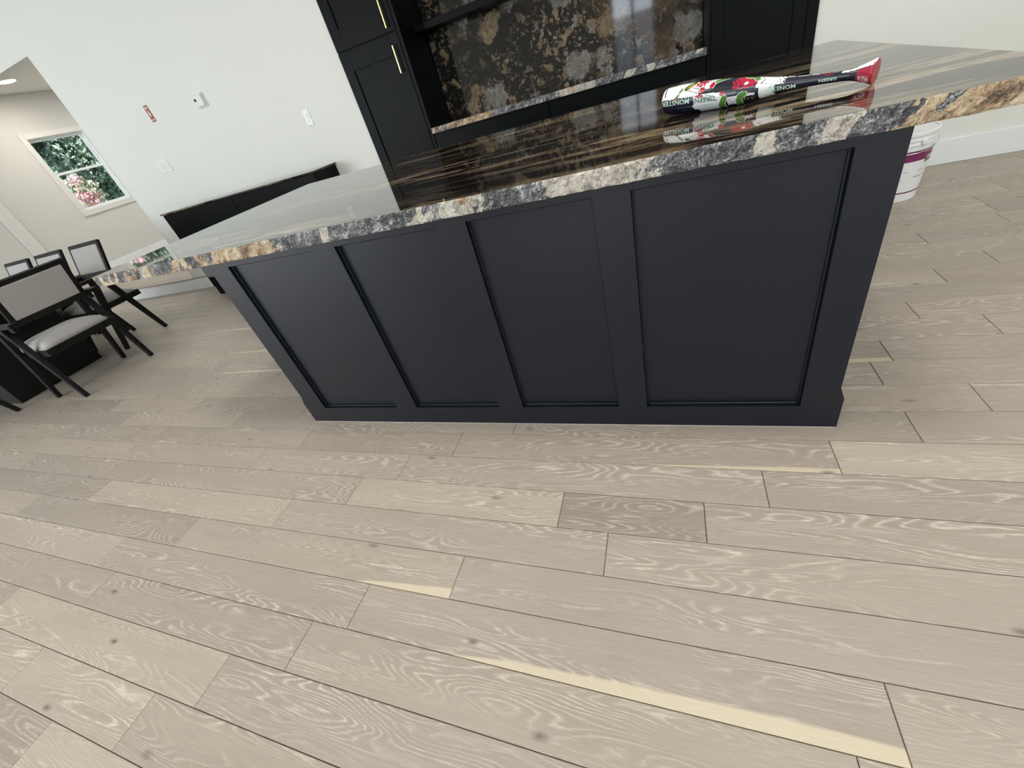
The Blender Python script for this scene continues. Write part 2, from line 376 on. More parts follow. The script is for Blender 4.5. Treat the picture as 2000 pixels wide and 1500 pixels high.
# ---- raised floor beyond the opening
YFAR = 8.2
fl2 = struct('floor', bx(XL, -4.4, YW + .0, YFAR, RISE - .06, RISE - .0125), gap_m)
rows = []
bm = bmesh.new()
rg = random.Random(5); y = YW - .018
while y < YFAR - .1:
    x = XL + .0
    while x < -4.5:
        x2 = min(-4.4, x + rg.uniform(.7, 1.5))
        plank_geo(bm, (x, x2, y, y + PW, rg.gauss(.52, .06), rg.random() * .8, rg.random(), (0, 0))); x = x2
    y += PW
for v in bm.verts: v.co.z += RISE
mesh_obj('plank_field', bm, oak_m, fl2)['kind'] = 'stuff'
# riser and nosing of the step
struct('trim_1', bx(XL + .01, -5.785, YW - .006, YW + .02, 0.0, RISE - .0135), white_m)
# ---- back wall: left part, header over the opening, part above / right of the built-in
XC = -5.78; TH = .13
bm = bmesh.new()
box(bm, XC, -2.41, YW, YW + TH, 0, CEIL)
box(bm, XL + .0, XC, YW, YW + TH, 2.485, CEIL)
box(bm, .85, XR, YW, YW + TH, 0, CEIL)
box(bm, -2.41, .85, YW, YW + TH, 2.42, CEIL)
box(bm, -2.41, .85, 4.36, 4.42, 0, CEIL)
struct('wall_back', bm, wall_m)
# left wall with the window opening (opening y 5.49..6.40, z 1.20..2.38)
WY0, WY1, WZ0, WZ1 = 5.485, 6.40, 1.20, 2.39
bm = bmesh.new()
box(bm, XL - .14, XL, YF, WY0, 0, CEIL); box(bm, XL - .14, XL, WY1, YFAR, 0, CEIL)
box(bm, XL - .14, XL, WY0, WY1, 0, WZ0); box(bm, XL - .14, XL, WY0, WY1, WZ1, CEIL)
struct('wall_left', bm, beige_m)
struct('wall_right', bx(XR, XR + .12, YF, YW, 0, CEIL), wall_m)
struct('wall_far', bx(XL, -4.4, YFAR, YFAR + .12, 0, CEIL), beige_m)
struct('wall_side', bx(-4.4, -4.28, YW + TH, YFAR, 0, CEIL), beige_m)
bm = bmesh.new(); xe = XL - .14
for (x, wd, z0, z1, e) in WINS:
    box(bm, xe, x - wd / 2, YF - .14, YF, 0, CEIL); box(bm, x - wd / 2, x + wd / 2, YF - .14, YF, 0, z0); box(bm, x - wd / 2, x + wd / 2, YF - .14, YF, z1, CEIL); xe = x + wd / 2
box(bm, xe, XR + .12, YF - .14, YF, 0, CEIL)
struct('wall_front', bm, wall_m)
struct('ceiling', bx(XL - .14, XR + .12, YF - .14, YW + TH, CEIL, CEIL + .1), ceil_m)
struct('ceiling', bx(XL - .14, -4.28, YW + TH, YFAR + .12, 3.03, CEIL + .1), ceil_m)
# baseboards
def baseb(name, x0, x1, y0, y1, z0=0, h=.150):
    bm = bmesh.new(); box(bm, x0, x1, y0, y1, z0, z0 + h, bev=.004); return struct(name, bm, white_m)
baseb('baseboard_back', XC + .0, -5.08, YW - .016, YW)
baseb('baseboard_back', .86, XR, YW - .016, YW)
baseb('baseboard_side', XC - .014, XC, YW - .014, YW + TH, RISE + .001, .14)
baseb('baseboard_left', XL, XL + .016, YW + TH, YFAR, RISE + .001, .15)
# vertical casing on the left wall
bm = bmesh.new(); box(bm, XL, XL + .02, 4.30, 4.50, RISE, 2.45, bev=.006); struct('trim_2', bm, casing_m)
# ---- window_1 on the far left wall
win = tag(bpy.data.objects.new('window_1', None), kind='structure'); COL.objects.link(win); win.location = (XL, (WY0 + WY1) / 2, WZ0)
def wp(name, m, *a, bev=.003):
    bm = bmesh.new(); box(bm, *a, bev=bev)
    for v in bm.verts: v.co -= Vector(win.location)
    return mesh_obj(name, bm, m, win)
cw = .085
wp('casing_board', casing_m, XL, XL + .02, WY0 - cw, WY0, WZ0 - cw, WZ1 + cw)
wp('casing_board', casing_m, XL, XL + .02, WY1, WY1 + cw, WZ0 - cw, WZ1 + cw)
wp('casing_board', casing_m, XL, XL + .022, WY0, WY1, WZ1, WZ1 + cw)
wp('casing_board', casing_m, XL, XL + .022, WY0, WY1, WZ0 - cw, WZ0)
J = .012
wp('jamb', white_m, XL - .14, XL, WY0 + .0005, WY0 + J, WZ0, WZ1); wp('jamb', white_m, XL - .14, XL, WY1 - J, WY1 - .0005, WZ0, WZ1)
wp('jamb', white_m, XL - .14, XL, WY0 + J, WY1 - J, WZ1 - J, WZ1 - .0005); wp('sill', white_m, XL - .14, XL, WY0 + J, WY1 - J, WZ0 + .0005, WZ0 + J)
ZM = 1.83
def sash(x0, x1, z0, z1):
    s = wp('sash', white_m, x0, x1, WY0 + J, WY0 + J + .035, z0, z1)
    def sub(name, m, *a):
        o = wp(name, m, *a, bev=0.002); o.parent = s; o.matrix_parent_inverse = Matrix.Identity(4); return o
    sub('stile', white_m, x0, x1, WY1 - J - .035, WY1 - J, z0, z1)
    sub('rail', white_m, x0, x1, WY0 + J + .035, WY1 - J - .035, z0, z0 + .035)
    sub('rail', white_m, x0, x1, WY0 + J + .035, WY1 - J - .035, z1 - .035, z1)
    g = NT('window_glass'); g.set(Base_Color=(1, 1, 1), Roughness=0.0, IOR=1.12); g.p.inputs['Transmission Weight'].default_value = 1
    xm = (x0 + x1) / 2
    sub('pane', g.m, xm - .002, xm + .002, WY0 + J + .035, WY1 - J - .035, z0 + .035, z1 - .035)
sash(XL - .10, XL - .065, ZM - .018, WZ1 - J); sash(XL - .06, XL - .025, WZ0 + J, ZM + .018)
# windows behind the photographer: frames only matter in reflections
for k, (x, wd, z0, z1, e) in enumerate(WINS):
    wn = tag(bpy.data.objects.new('window_%d' % (k + 2), None), kind='structure'); COL.objects.link(wn); wn.location = (x, YF, z0)
    for (a, b, c, d) in ((-wd / 2 - .08, -wd / 2, -.08, z1 - z0 + .08), (wd / 2, wd / 2 + .08, -.08, z1 - z0 + .08), (-wd / 2, wd / 2, z1 - z0, z1 - z0 + .08), (-wd / 2, wd / 2, -.08, 0), (-.03, .03, 0, z1 - z0)):
        mesh_obj('casing_board', bx(a, b, 0.0, .035, c, d, bev=.003), white_m, wn)
# outdoors: lawn and shrubs beyond the window
struct('ground', bx(-40, XL - .14, -20, 40, -.25, -.15), plain('lawn', (.12, .2, .06), .9, var=.4, vscale=3))
leaf_m = NT('leaf_green'); _n, _ = leaf_m.noise(leaf_m.pos(), 3.5, 3); leaf_m.set(Base_Color=leaf_m.ramp(_n, [(.3, (.06, .105, .08)), (.7, (.36, .47, .36))]), Roughness=.5); leaf_m = leaf_m.m
leaf2_m = plain('leaf_yellow_green', (.22, .31, .13), .5, var=.3, vscale=5)
bark_m = plain('bark', (.10, .07, .05), .9, var=.3, vscale=20)
pink_m = plain('pink_petals', (.75, .42, .48), .6, var=.12, vscale=15); cream_m = plain('pale_petals', (.75, .70, .60), .6, var=.1)
def leaves(bm, c, rx, ry, rz, n, s, rg, mi=0, shell=.35):
    for i in range(n):
        while True:
            d = Vector((rg.uniform(-1, 1), rg.uniform(-1, 1), rg.uniform(-1, 1)))
            if shell < d.length < 1: break
        p = Vector((c[0] + d.x * rx, c[1] + d.y * ry, c[2] + d.z * rz))
        a = Vector((rg.gauss(0, 1), rg.gauss(0, 1), rg.gauss(0, 1))).normalized(); b = a.orthogonal().normalized(); k = s * rg.uniform(.6, 1.3)
        vs = [bm.verts.new(p + a * k), bm.verts.new(p + b * k * .5), bm.verts.new(p - a * k), bm.verts.new(p - b * k * .5)]
        bm.faces.new(vs).material_index = mi
def tree(name, label, cat, base, clumps, s, rg, trunk_h, extra=None):
    t = thing(name, label, cat, base)
    bm = bmesh.new(); lathe(bm, [(.12, 0), (.09, trunk_h * .5), (.05, trunk_h)], 10); mesh_obj('trunk', bm, bark_m, t, smooth=True)
    bm = bmesh.new()
    for c, r, n in clumps: leaves(bm, c, r, r, r * .85, n, s, rg)
    mesh_obj('foliage', bm, leaf_m, t)['kind'] = 'stuff'
    if extra: extra(t, rg)
    return t
rg = random.Random(3)
cl = [((rg.uniform(-1.2, 1.2), rg.uniform(-2.0, 2.6), rg.uniform(.6, 4.6)), rg.uniform(.5, .9), 1000) for i in range(48)]
tree('leafy_tree', 'tall dense green tree filling the view outside the far left window', 'tree', (-15.0, 8.6, -.15), cl, .065, rg, 2.6)
def blossoms(t, rg):
    rg = random.Random(21)
    for nm, mt, n, spread in (('blossoms', pink_m, 13, .26), ('pale_blossoms', cream_m, 18, .34)):
        bm = bmesh.new()
        for i in range(n):
            c = (rg.uniform(.22, .50), rg.uniform(-spread, spread) - .04, rg.uniform(1.2, 1.95)); leaves(bm, c, .12, .12, .10, 40, .032, rg, 0, 0)
        mesh_obj(nm, bm, mt, t)['kind'] = 'stuff'
    bm = bmesh.new()
    for i in range(9): leaves(bm, (rg.uniform(-.2, .25), rg.uniform(-.32, .32), rg.uniform(.7, 1.85)), .25, .25, .22, 90, .034, rg)
    mesh_obj('pale_leaves', bm, leaf2_m, t)['kind'] = 'stuff'
cl = [((rg.uniform(-.3, .3), rg.uniform(-.4, .4), rg.uniform(.4, 1.7)), .3, 120) for i in range(8)]
tree('flowering_shrub', 'shrub with pink and cream blossoms outside the lower left of the far window', 'shrub', (-11.7, 6.32, -.15), cl, .05, rg, .9, blossoms)
# recessed ceiling light in the room beyond the opening
t = thing('recessed_light', 'glowing round recessed light in the ceiling beyond the opening', 'ceiling light', (-9.33, 5.36, 3.03))
bm = bmesh.new(); lathe(bm, [(.125, -.012), (.135, -.006), (.135, 0)], 32); mesh_obj('trim_ring', bm, white_m, t, smooth=False)
bm = bmesh.new(); lathe(bm, [(.108, -.018), (.112, -.012)], 32); mesh_obj('diffuser', bm, lamp_m, t)
for (x, y) in ((-7.2, 5.2), (-6.6, 7.0), (-8.8, 7.2)):  # unseen fill added to brighten the room beyond the opening
    light('ceiling_fill', 'AREA', (x, y, 3.01), (0, 0, 0), 21, (.97, .97, .95), .4, .4)
light('recessed_glow', 'AREA', (-9.33, 5.36, 3.0), (0, 0, 0), 16, (1, .93, .82), .16, .16)

# ================================================================== ISLAND
IX0, IX1, IY = -1.728, .470, 1.1605; IYB = 2.56; ITOP = .868
isl = thing('kitchen_island', 'long black panelled kitchen island base standing on the oak floor', 'kitchen island', (0, 0, 0))
D = .020
mesh_obj('carcass', bx(IX0 + .004, IX1 - .004, IY + D + .012, IYB, 0.004, ITOP - .001), black_m, isl)
PX = [(-1.622, -1.186), (-1.079, -.673), (-.569, -.189), (-.091, .376)]; PZ0, PZ1 = .094, .842
for (a, b) in PX:
    mesh_obj('panel', bx(a - .006, b + .006, IY + D, IY + D + .011, PZ0 - .006, PZ1 + .006), black_m, isl)
    # slim bead inside the frame, in four mitred lengths
    w_ = .006; h_ = .007
    for (p, q, r_, s_) in ((a, a + w_, PZ0, PZ1), (b - w_, b, PZ0, PZ1), (a + w_, b - w_, PZ0, PZ0 + w_), (a + w_, b - w_, PZ1 - w_, PZ1)):
        mesh_obj('panel_bead', bx(p, q, IY + D - h_, IY + D - .0002, r_, s_, bev=.002), black_m, isl)
edges = [IX0] + [v for ab in PX for v in ab] + [IX1]
for i in range(0, len(edges), 2):
    a, b = edges[i], edges[i + 1]
    mesh_obj('stile', bx(a, b, IY, IY + D + .011, PZ0, PZ1), black_m, isl)
SE = [IX0 - .016, -1.058, -.548, -.090, IX1 + .016]     # seams of the bottom rail
for a, b in zip(SE, SE[1:]):
    mesh_obj('bottom_rail', bx(a + .0002, b - .0002, IY, IY + D + .011, 0.004, PZ0), black_m, isl)
for a, b in zip([IX0, -.084], [-.0845, IX1]):
    mesh_obj('top_rail', bx(a, b, IY, IY + D + .011, PZ1, ITOP - .001), black_m, isl)
for sx, xa in ((-1, IX0), (1, IX1)):
    bm = bmesh.new()        # skirting along each end, chamfered on top
    pr = [(0, .005), (.016, .005), (.016, .122), (0, .168)]
    A = [bm.verts.new((xa + sx * o, IY + .0005, z)) for o, z in pr]; B = [bm.verts.new((xa + sx * o, IYB, z)) for o, z in pr]
    bm.faces.new(A); bm.faces.new(B)
    for i in range(4): bm.faces.new([A[i], B[i], B[(i + 1) % 4], A[(i + 1) % 4]])
    bmesh.ops.recalc_face_normals(bm, faces=bm.faces[:]); mesh_obj('skirting', bm, black_m, isl)
    mesh_obj('end_panel', bx(min(xa, xa - sx * .018), max(xa, xa - sx * .018), IY + D + .0115, IYB, .169, ITOP - .001), black_m, isl)
mesh_obj('support_cleat', bx(IX0 - .045, IX0 - .0005, IY + .004, IYB, ITOP - .054, ITOP - .001, bev=.002), black_m, isl)
mesh_obj('caulk_line', bx(IX0 - .012, IX1 + .012, IY + .001, IY + .02, 0.0005, .0045), plain('pale_caulk', (.7, .68, .64), .7), isl)

# ---- granite countertop: polished top, broken front edge
CX0, CX1, CY0, CY1, CZ0, CZ1 = -2.415, .705, 1.126, 2.66, .869, .915
def slab(name, x0, x1, y0, y1, z0, z1, step, amp, mats, label, cat, ragged=True, seedz=0):
    nx = int((x1 - x0) / step); nz = 8; ny = int((y1 - y0) / step)
    bm = bmesh.new()
    def ragged_face(path, out):          # path of (x,y) along the edge
        g = []
        for i, (x, y) in enumerate(path):
            col = []
            for k in range(nz + 1):
                z = z0 + (z1 - z0) * k / nz
                p = Vector((x, y, z)); d = 0
                if 0 < k < nz or ragged:
                    d = amp * (mnoise.noise(p * 38 + Vector((seedz, 0, 0))) * .8 + mnoise.noise(p * 110) * .5) - (amp * .5 if k in (0, nz) else 0)
                    if k == nz: d = min(d, 0) * .5
                dz = 0
                if k == 0: dz = amp * .5 * mnoise.noise(Vector((x * 60, y * 60, 4)))
                col.append(bm.verts.new(p + Vector(out) * d + Vector((0, 0, dz))))
            g.append(col)
        return g
    fr = ragged_face([(x0 + (x1 - x0) * i / nx, y0) for i in range(nx + 1)], (0, -1, 0))
    le = ragged_face([(x0, y0 + (y1 - y0) * i / ny) for i in range(1, ny + 1)], (-1, 0, 0)); le.insert(0, fr[0])
    ri = ragged_face([(x1, y0 + (y1 - y0) * i / ny) for i in range(1, ny + 1)], (1, 0, 0)); ri.insert(0, fr[-1])
    ba = ragged_face([(x0 + (x1 - x0) * i / nx, y1) for i in range(1, nx)], (0, 1, 0)); ba = [le[-1]] + ba + [ri[-1]]
    def skin(g, flip):
        for a, b in zip(g, g[1:]):
            for k in range(nz):
                q = [a[k], b[k], b[k + 1], a[k + 1]]
                bm.faces.new(q[::-1] if flip else q).material_index = 1
    skin(fr, False); skin(le, True); skin(ri, False); skin(ba, True)
    loop = [c[-1] for c in fr] + [c[-1] for c in ri[1:]] + [c[-1] for c in ba[::-1][1:]] + [c[-1] for c in le[::-1][1:-1]]
    bm.faces.new(loop).material_index = 0
    loop = [c[0] for c in fr] + [c[0] for c in ri[1:]] + [c[0] for c in ba[::-1][1:]] + [c[0] for c in le[::-1][1:-1]]
    bm.faces.new(loop[::-1]).material_index = 1
    o = mesh_obj(name, bm, mats)
    return tag(o, label, cat)
slab('granite_countertop', CX0, CX1, CY0, CY1, CZ0, CZ1, .007, .0035, [gtop_m, gedge_m], 'polished black and gold granite countertop with a rough broken edge on the island', 'countertop')

# ================================================================== BUILT-IN BAR ON THE BACK WALL
BF = 3.62     # face of the doors
def handle(parent, x, z0, z1, y):
    h = mesh_obj('handle', bx(x - .005, x + .005, y - .034, y - .024, z0, z1, bev=.0015), brass_m, parent)
    h['label'] = 'slim brass bar handle'
    for za in (z0 + .012, z1 - .02): mesh_obj('standoff', bx(x - .004, x + .004, y - .0245, y - .0002, za, za + .008), brass_m, parent)
    return h
def shaker(parent, x0, x1, z0, z1, rail=.085, topr=.125, name='door', y=BF):
    d = thing_part(name, parent)
    for nm, a in (('door_stile', (x0, x0 + rail, z0, z1)), ('door_stile', (x1 - rail, x1, z0, z1)), ('door_rail', (x0 + rail, x1 - rail, z1 - topr, z1)), ('door_rail', (x0 + rail, x1 - rail, z0, z0 + topr))):
        mesh_obj(nm, bx(a[0], a[1], y, y + .02, a[2], a[3], bev=.0012), black2_m, d)
    mesh_obj('door_panel', bx(x0 + rail - .004, x1 - rail + .004, y + .0115, y + .019, z0 + topr - .004, z1 - topr + .004), black2_m, d)
    return d
def thing_part(name, parent):
    o = bpy.data.objects.new(name, None); COL.objects.link(o); o.parent = parent; o.empty_display_size = .05; return o
tl = thing('tall_cabinet', 'tall black shaker cabinet with brass handles left of the bar niche', 'cabinet')
mesh_obj('carcass', bx(-2.405, -1.816, BF + .0205, 4.30, 0.004, 2.41), black2_m, tl)
mesh_obj('face_strip', bx(-1.842, -1.816, BF + .006, BF + .0203, .1, 2.41), black2_m, tl)
d = shaker(tl, -2.402, -1.845, .11, 1.624); handle(d, -1.899, 1.383, 1.556, BF)
d = shaker(tl, -2.402, -1.845, 1.634, 2.40); handle(d, -1.899, 1.656, 1.829, BF)
mesh_obj('toe_kick', bx(-2.40, -1.82, BF + .012, BF + .02, .004, .10), black2_m, tl)
tr = thing('tall_cabinet', 'tall plain black cabinet right of the bar niche, behind the bat', 'cabinet')
mesh_obj('carcass', bx(.256, .845, BF + .0205, 4.30, 0.004, 2.41), black2_m, tr)
mesh_obj('face_strip', bx(.256, .273, BF + .006, BF + .0203, .1, 2.41), black2_m, tr)
mesh_obj('filler_strip', bx(.790, .845, BF + .004, BF + .0203, .004, 2.41), black2_m, tr)
shaker(tr, .276, .786, .11, 2.40, rail=.07)
mesh_obj('toe_kick', bx(.26, .785, BF + .012, BF + .02, .004, .10), black2_m, tr)
bc = thing('base_cabinet', 'black base cabinet with drawer fronts under the bar counter', 'cabinet')
mesh_obj('carcass', bx(-1.812, .252, BF + .0205, 4.20, 0.004, .943), black2_m, bc)
for a, b in ((-1.808, -.825), (-.818, .249)):
    mesh_obj('drawer', bx(a, b, BF + .004, BF + .0203, .735, .930, bev=.0015), black2_m, bc)
    mesh_obj('door', bx(a, b, BF + .004, BF + .0203, .11, .729, bev=.0015), black2_m, bc)
slab('bar_countertop', -1.812, .252, BF - .006, 4.06, .9445, .986, .012, .003, [gsplash_m, gedge_m], 'granite bar countertop with a speckled broken edge in the niche', 'countertop', seedz=5)
tag(mesh_obj('granite_backsplash', bx(-1.812, .252, 4.061, 4.085, .9445, 2.05), gsplash_m), 'polished granite backsplash with cream and rust clasts behind the bar counter', 'backsplash')
# floating shelf in the niche
tag(mesh_obj('floating_shelf', bx(-1.812, .252, 3.84, 4.060, 1.598, 1.645, bev=.002), black2_m), 'black floating shelf across the upper backsplash of the niche', 'shelf')
uc = thing('wall_cabinet', 'black bridge cabinet closing the top of the bar niche', 'cabinet')
mesh_obj('carcass', bx(-1.812, .252, BF + .0205, 4.30, 2.06, 2.41), black2_m, uc)
for a, b in ((-1.808, -.783), (-.777, .249)): mesh_obj('door', bx(a, b, BF, BF + .02, 2.07, 2.40, bev=.0015), black2_m, uc)

# low black cabinet against the left part of the back wall
LX0, LX1, LY = -5.04, -2.885, 3.30
lc = thing('low_cabinet', 'long low black cabinet with a pale top against the white wall left of the bar', 'cabinet')
mesh_obj('carcass', bx(LX0 + .01, LX1 - .01, LY + .02, YW - .002, .004, .93), black2_m, lc)
for a, b in ((LX0 + .012, (LX0 + LX1) / 2 - .003), ((LX0 + LX1) / 2 + .003, LX1 - .012)): mesh_obj('door', bx(a, b, LY + .004, LY + .0198, .1, .925, bev=.001), black2_m, lc)
mesh_obj('toe_kick', bx(LX0 + .014, LX1 - .014, LY + .012, LY + .0195, .004, .096), black2_m, lc)
mesh_obj('top', bx(LX0 - .005, LX1 + .005, LY - .008, YW - .002, .9305, .945, bev=.002), gtop_m, lc)

# ================================================================== WALL FITTINGS
def on_wall(name, label, cat, x, z): return thing(name, label, cat, (x, YW, z))
t = on_wall('thermostat', 'small glossy white box on the wall above the low cabinet', 'thermostat', -4.005, 1.70)
mesh_obj('back_plate', bx(-.058, .058, -.012, 0, -.055, .055, bev=.004), plastic_m, t)
mesh_obj('housing', bx(-.05, .05, -.04, -.0125, -.047, .047, bev=.009, seg=3), plain('glossy_white_plastic', (.82, .84, .84), .12, var=.01), t, smooth=False)
bm = bmesh.new(); lathe(bm, [(.012, 0), (.012, .004), (.009, .005)], 20); bmesh.ops.rotate(bm, cent=(0, 0, 0), matrix=rotm('X', PI / 2), verts=bm.verts)
mesh_obj('lens', bm, plain('dark_lens', (.02, .025, .025), .1), t, loc=(-.027, -.0405, .008))
t = on_wall('wall_sign', 'small red sign with white marks on the white wall', 'sign', -4.72, 1.757)
mesh_obj('plate', bx(-.026, .026, -.004, 0, -.068, .068, bev=.001), plain('red_sign', (.33, .055, .045), .4), t)
signw = plain('sign_white', (.75, .60, .57), .5)
for z, hw, hh in ((.050, .02, .006), (-.052, .02, .006), (.037, .014, .003)):
    mesh_obj('print_line', bx(-hw, hw, -.0048, -.0042, z - hh, z + hh), signw, t)
bm = bmesh.new()
pts = [(-.006, .026), (.006, .026), (.011, .008), (.017, -.006), (.005, -.030), (-.008, -.022), (-.016, -.006), (-.010, .010)]
a = [bm.verts.new((x, -.0048, z)) for x, z in pts]; b = [bm.verts.new((x, -.0042, z)) for x, z in pts]
bm.faces.new(a); bm.faces.new(b[::-1])
for i in range(len(pts)): bm.faces.new([a[i], b[i], b[(i + 1) % len(pts)], a[(i + 1) % len(pts)]])
bmesh.ops.recalc_face_normals(bm, faces=bm.faces[:]); mesh_obj('emblem', bm, signw, t)
def plate(label, x, z, n):
    t = on_wall('switch_plate', label, 'light switch', x, z); w_ = .036 if n == 1 else .029 * n
    mesh_obj('cover', bx(-w_, w_, -.006, 0, -.060, .060, bev=.0025), plastic_m, t)
    for i in range(n):
        cx = (i - (n - 1) / 2) * .046
        r_ = mesh_obj('rocker', bx(cx - .016, cx + .016, -.0095, -.0062, -.033, .033, bev=.0015), plastic_m, t); r_.rotation_euler = (.05, 0, 0)
plate('white triple switch plate on the wall below the red sign', -4.99, 1.335, 3)
plate('single blank white switch plate on the wall beside the tall cabinet', -2.955, 1.322, 1)

# ================================================================== DINING SET
def make_chair(label):
    t = thing('dining_chair', label, 'chair', group='dining chairs around the black table')
    LX = .284
    for s in (-1, 1):
        bm = bmesh.new(); bar(bm, (s * LX, -.215, 0), (s * LX, -.045, .642), .030, .032, .036, .056, up=(0, 1, .3)); mesh_obj('leg', bm, chairwood_m, t)
        bm = bmesh.new(); bar(bm, (s * LX, .215, 0), (s * LX, .035, .642), .030, .032, .036, .056, up=(0, 1, -.3)); mesh_obj('leg', bm, chairwood_m, t)
        bm = bmesh.new(); box(bm, s * LX - .03, s * LX + .03, -.27, .19, .643, .672, bev=.004); mesh_obj('armrest', bm, chairwood_m, t)
    bm = bmesh.new()
    for a in ((-.264, .264, -.255, -.215), (-.264, .264, .215, .255), (-.264, -.225, -.215, .215), (.225, .264, -.215, .215)): box(bm, *a, .375, .425, bev=.002)
    mesh_obj('seat_frame', bm, chairwood_m, t)
    bm = bmesh.new(); n = 12                                   # domed cushion
    g = [[None] * (n + 1) for i in range(n + 1)]
    for i in range(n + 1):
        for j in range(n + 1):
            u, v = 2 * i / n - 1, 2 * j / n - 1
            h = (1 - abs(u) ** 4) ** .5 * (1 - abs(v) ** 4) ** .5
            g[i][j] = bm.verts.new((u * .25, v * .240, .4255 + .072 * h))
    for i in range(n):
        for j in range(n): bm.faces.new([g[i][j], g[i + 1][j], g[i + 1][j + 1], g[i][j + 1]])
    rim = [g[i][0] for i in range(n + 1)] + [g[n][j] for j in range(1, n + 1)] + [g[i][n] for i in range(n - 1, -1, -1)] + [g[0][j] for j in range(n - 1, 0, -1)]
    bm.faces.new(rim[::-1])
    mesh_obj('seat_cushion', bm, fabric_m, t, smooth=True)
    # raked backrest, built upright then leaned
    def lean(bm):
        bmesh.ops.rotate(bm, cent=(0, 0, 0), matrix=rotm('X', math.atan2(.115, .31)), verts=bm.verts); bmesh.ops.translate(bm, vec=(0, -.16, .63), verts=bm.verts); return bm
    W, Hh = .256, .325
    bm = bmesh.new()
    box(bm, -W, -W + .032, -.014, .014, 0, Hh, bev=.003); box(bm, W - .032, W, -.014, .014, 0, Hh, bev=.003)
    box(bm, -W + .032, W - .032, -.014, .014, 0, .042, bev=.002); box(bm, -W + .032, W - .032, -.014, .014, Hh - .034, Hh, bev=.002)
    mesh_obj('back_frame', lean(bm), chairwood_m, t)
    bm = bmesh.new(); box(bm, -W + .033, W - .033, -.017, .020, .043, Hh - .035, bev=.008, seg=2); mesh_obj('back_pad', lean(bm), fabric_m, t)
    for s in (-1, 1): mesh_obj('back_bracket', bx(s * .27 - .0135, s * .27 + .0135, -.19, -.13, .60, .6425, bev=.002), chairwood_m, t)
    return t
def dup(src, label, loc, rz):
    r = src.copy(); COL.objects.link(r); r['label'] = label; r.location = loc; r.rotation_euler = (0, 0, rz)
    for ch in list(src.children):
        c = ch.copy(); COL.objects.link(c); c.parent = r
    return r
ch = make_chair('nearest black dining chair with grey back, pulled to the right end of the table')
ch.location = (-4.62, 1.705, 0); ch.rotation_euler = (0, 0, PI / 2)
dup(ch, 'dining chair with bright grey back nearest the island on the far side of the table', (-5.33, 2.37, 0), PI)
dup(ch, 'middle dining chair on the far side of the table, showing only its back', (-6.05, 2.39, 0), PI)
dup(ch, 'dining chair cut by the left photo edge on the far side of the table', (-6.74, 2.40, 0), PI)
dup(ch, 'dining chair on the near side of the table, only a leg tip in frame', (-5.42, 1.035, 0), 0)
tb = thing('dining_table', 'black rectangular pedestal dining table among the chairs', 'table', (-6.15, 1.70, 0))
mesh_obj('tabletop', bx(-1.22, 1.20, -.50, .50, .725, .765, bev=.004), chairwood_m, tb)
mesh_obj('pedestal', bx(-.75, .86, -.36, .34, .0, .7245, bev=.003), chairwood_m, tb)
on = thing('table_ornament', 'small black open bowl with a brown ball on the dining table corner', 'ornament', (-5.30, 2.08, .7655))
bm = bmesh.new(); lathe(bm, [(.02, 0), (.05, .004), (.075, .03), (.072, .031), (.048, .009), (.0, .006)], 24, cap=False); bm.faces.ensure_lookup_table(); mesh_obj('bowl', bm, chairwood_m, on, smooth=True)
bm = bmesh.new(); bmesh.ops.create_uvsphere(bm, u_segments=16, v_segments=10, radius=.034); mesh_obj('ball', bm, plain('brown_ball', (.20, .10, .055), .6, var=.3, vscale=40), on, loc=(0, 0, .042), smooth=True)

# ================================================================== BASEBALL BAT
A = Vector((.003, 1.672, .9565)); B = Vector((.4585, 1.388, .9412))
bat = thing('baseball_bat', 'small painted baseball bat with red knob lying on the granite countertop', 'baseball bat', A)
LB = (B - A).length; ax = (B - A).normalized()
side = Vector((0, 0, 1)).cross(ax).normalized()
if side.y > 0: side = -side
upv = (side.cross(ax)).normalized()
if upv.z < 0: upv = -upv
def rad(s):     # s 0..1 along the bat
    P = [(0, .0325), (.006, .0350), (.03, .0372), (.10, .0388), (.17, .0388), (.30, .0366), (.43, .0322), (.53, .0250), (.595, .0197), (.70, .0142), (.79, .0115), (.88, .0108), (.91, .0120), (.945, .0165), (.975, .0220), (.992, .0256), (1.0, .0252)]
    for (a, ra), (b, rb) in zip(P, P[1:]):
        if s <= b:
            f = (s - a) / (b - a); return ra + (rb - ra) * f
    return P[-1][1]
NAVY = (.012, .014, .028); WHT = (.80, .84, .85); RED = (.42, .018, .050); GRN = (.10, .26, .055); BLK = (.008, .008, .010); MINT = (.58, .80, .69); DRED = (.30, .02, .03)
def nz(x, y, z=0): return mnoise.noise(Vector((x, y, z)))
def seg_d(p, a, b):
    ax_, ay = b[0] - a[0], b[1] - a[1]; L = ax_ * ax_ + ay * ay; f = max(0, min(1, ((p[0] - a[0]) * ax_ + (p[1] - a[1]) * ay) / L)) if L else 0
    return math.hypot(p[0] - a[0] - f * ax_, p[1] - a[1] - f * ay)
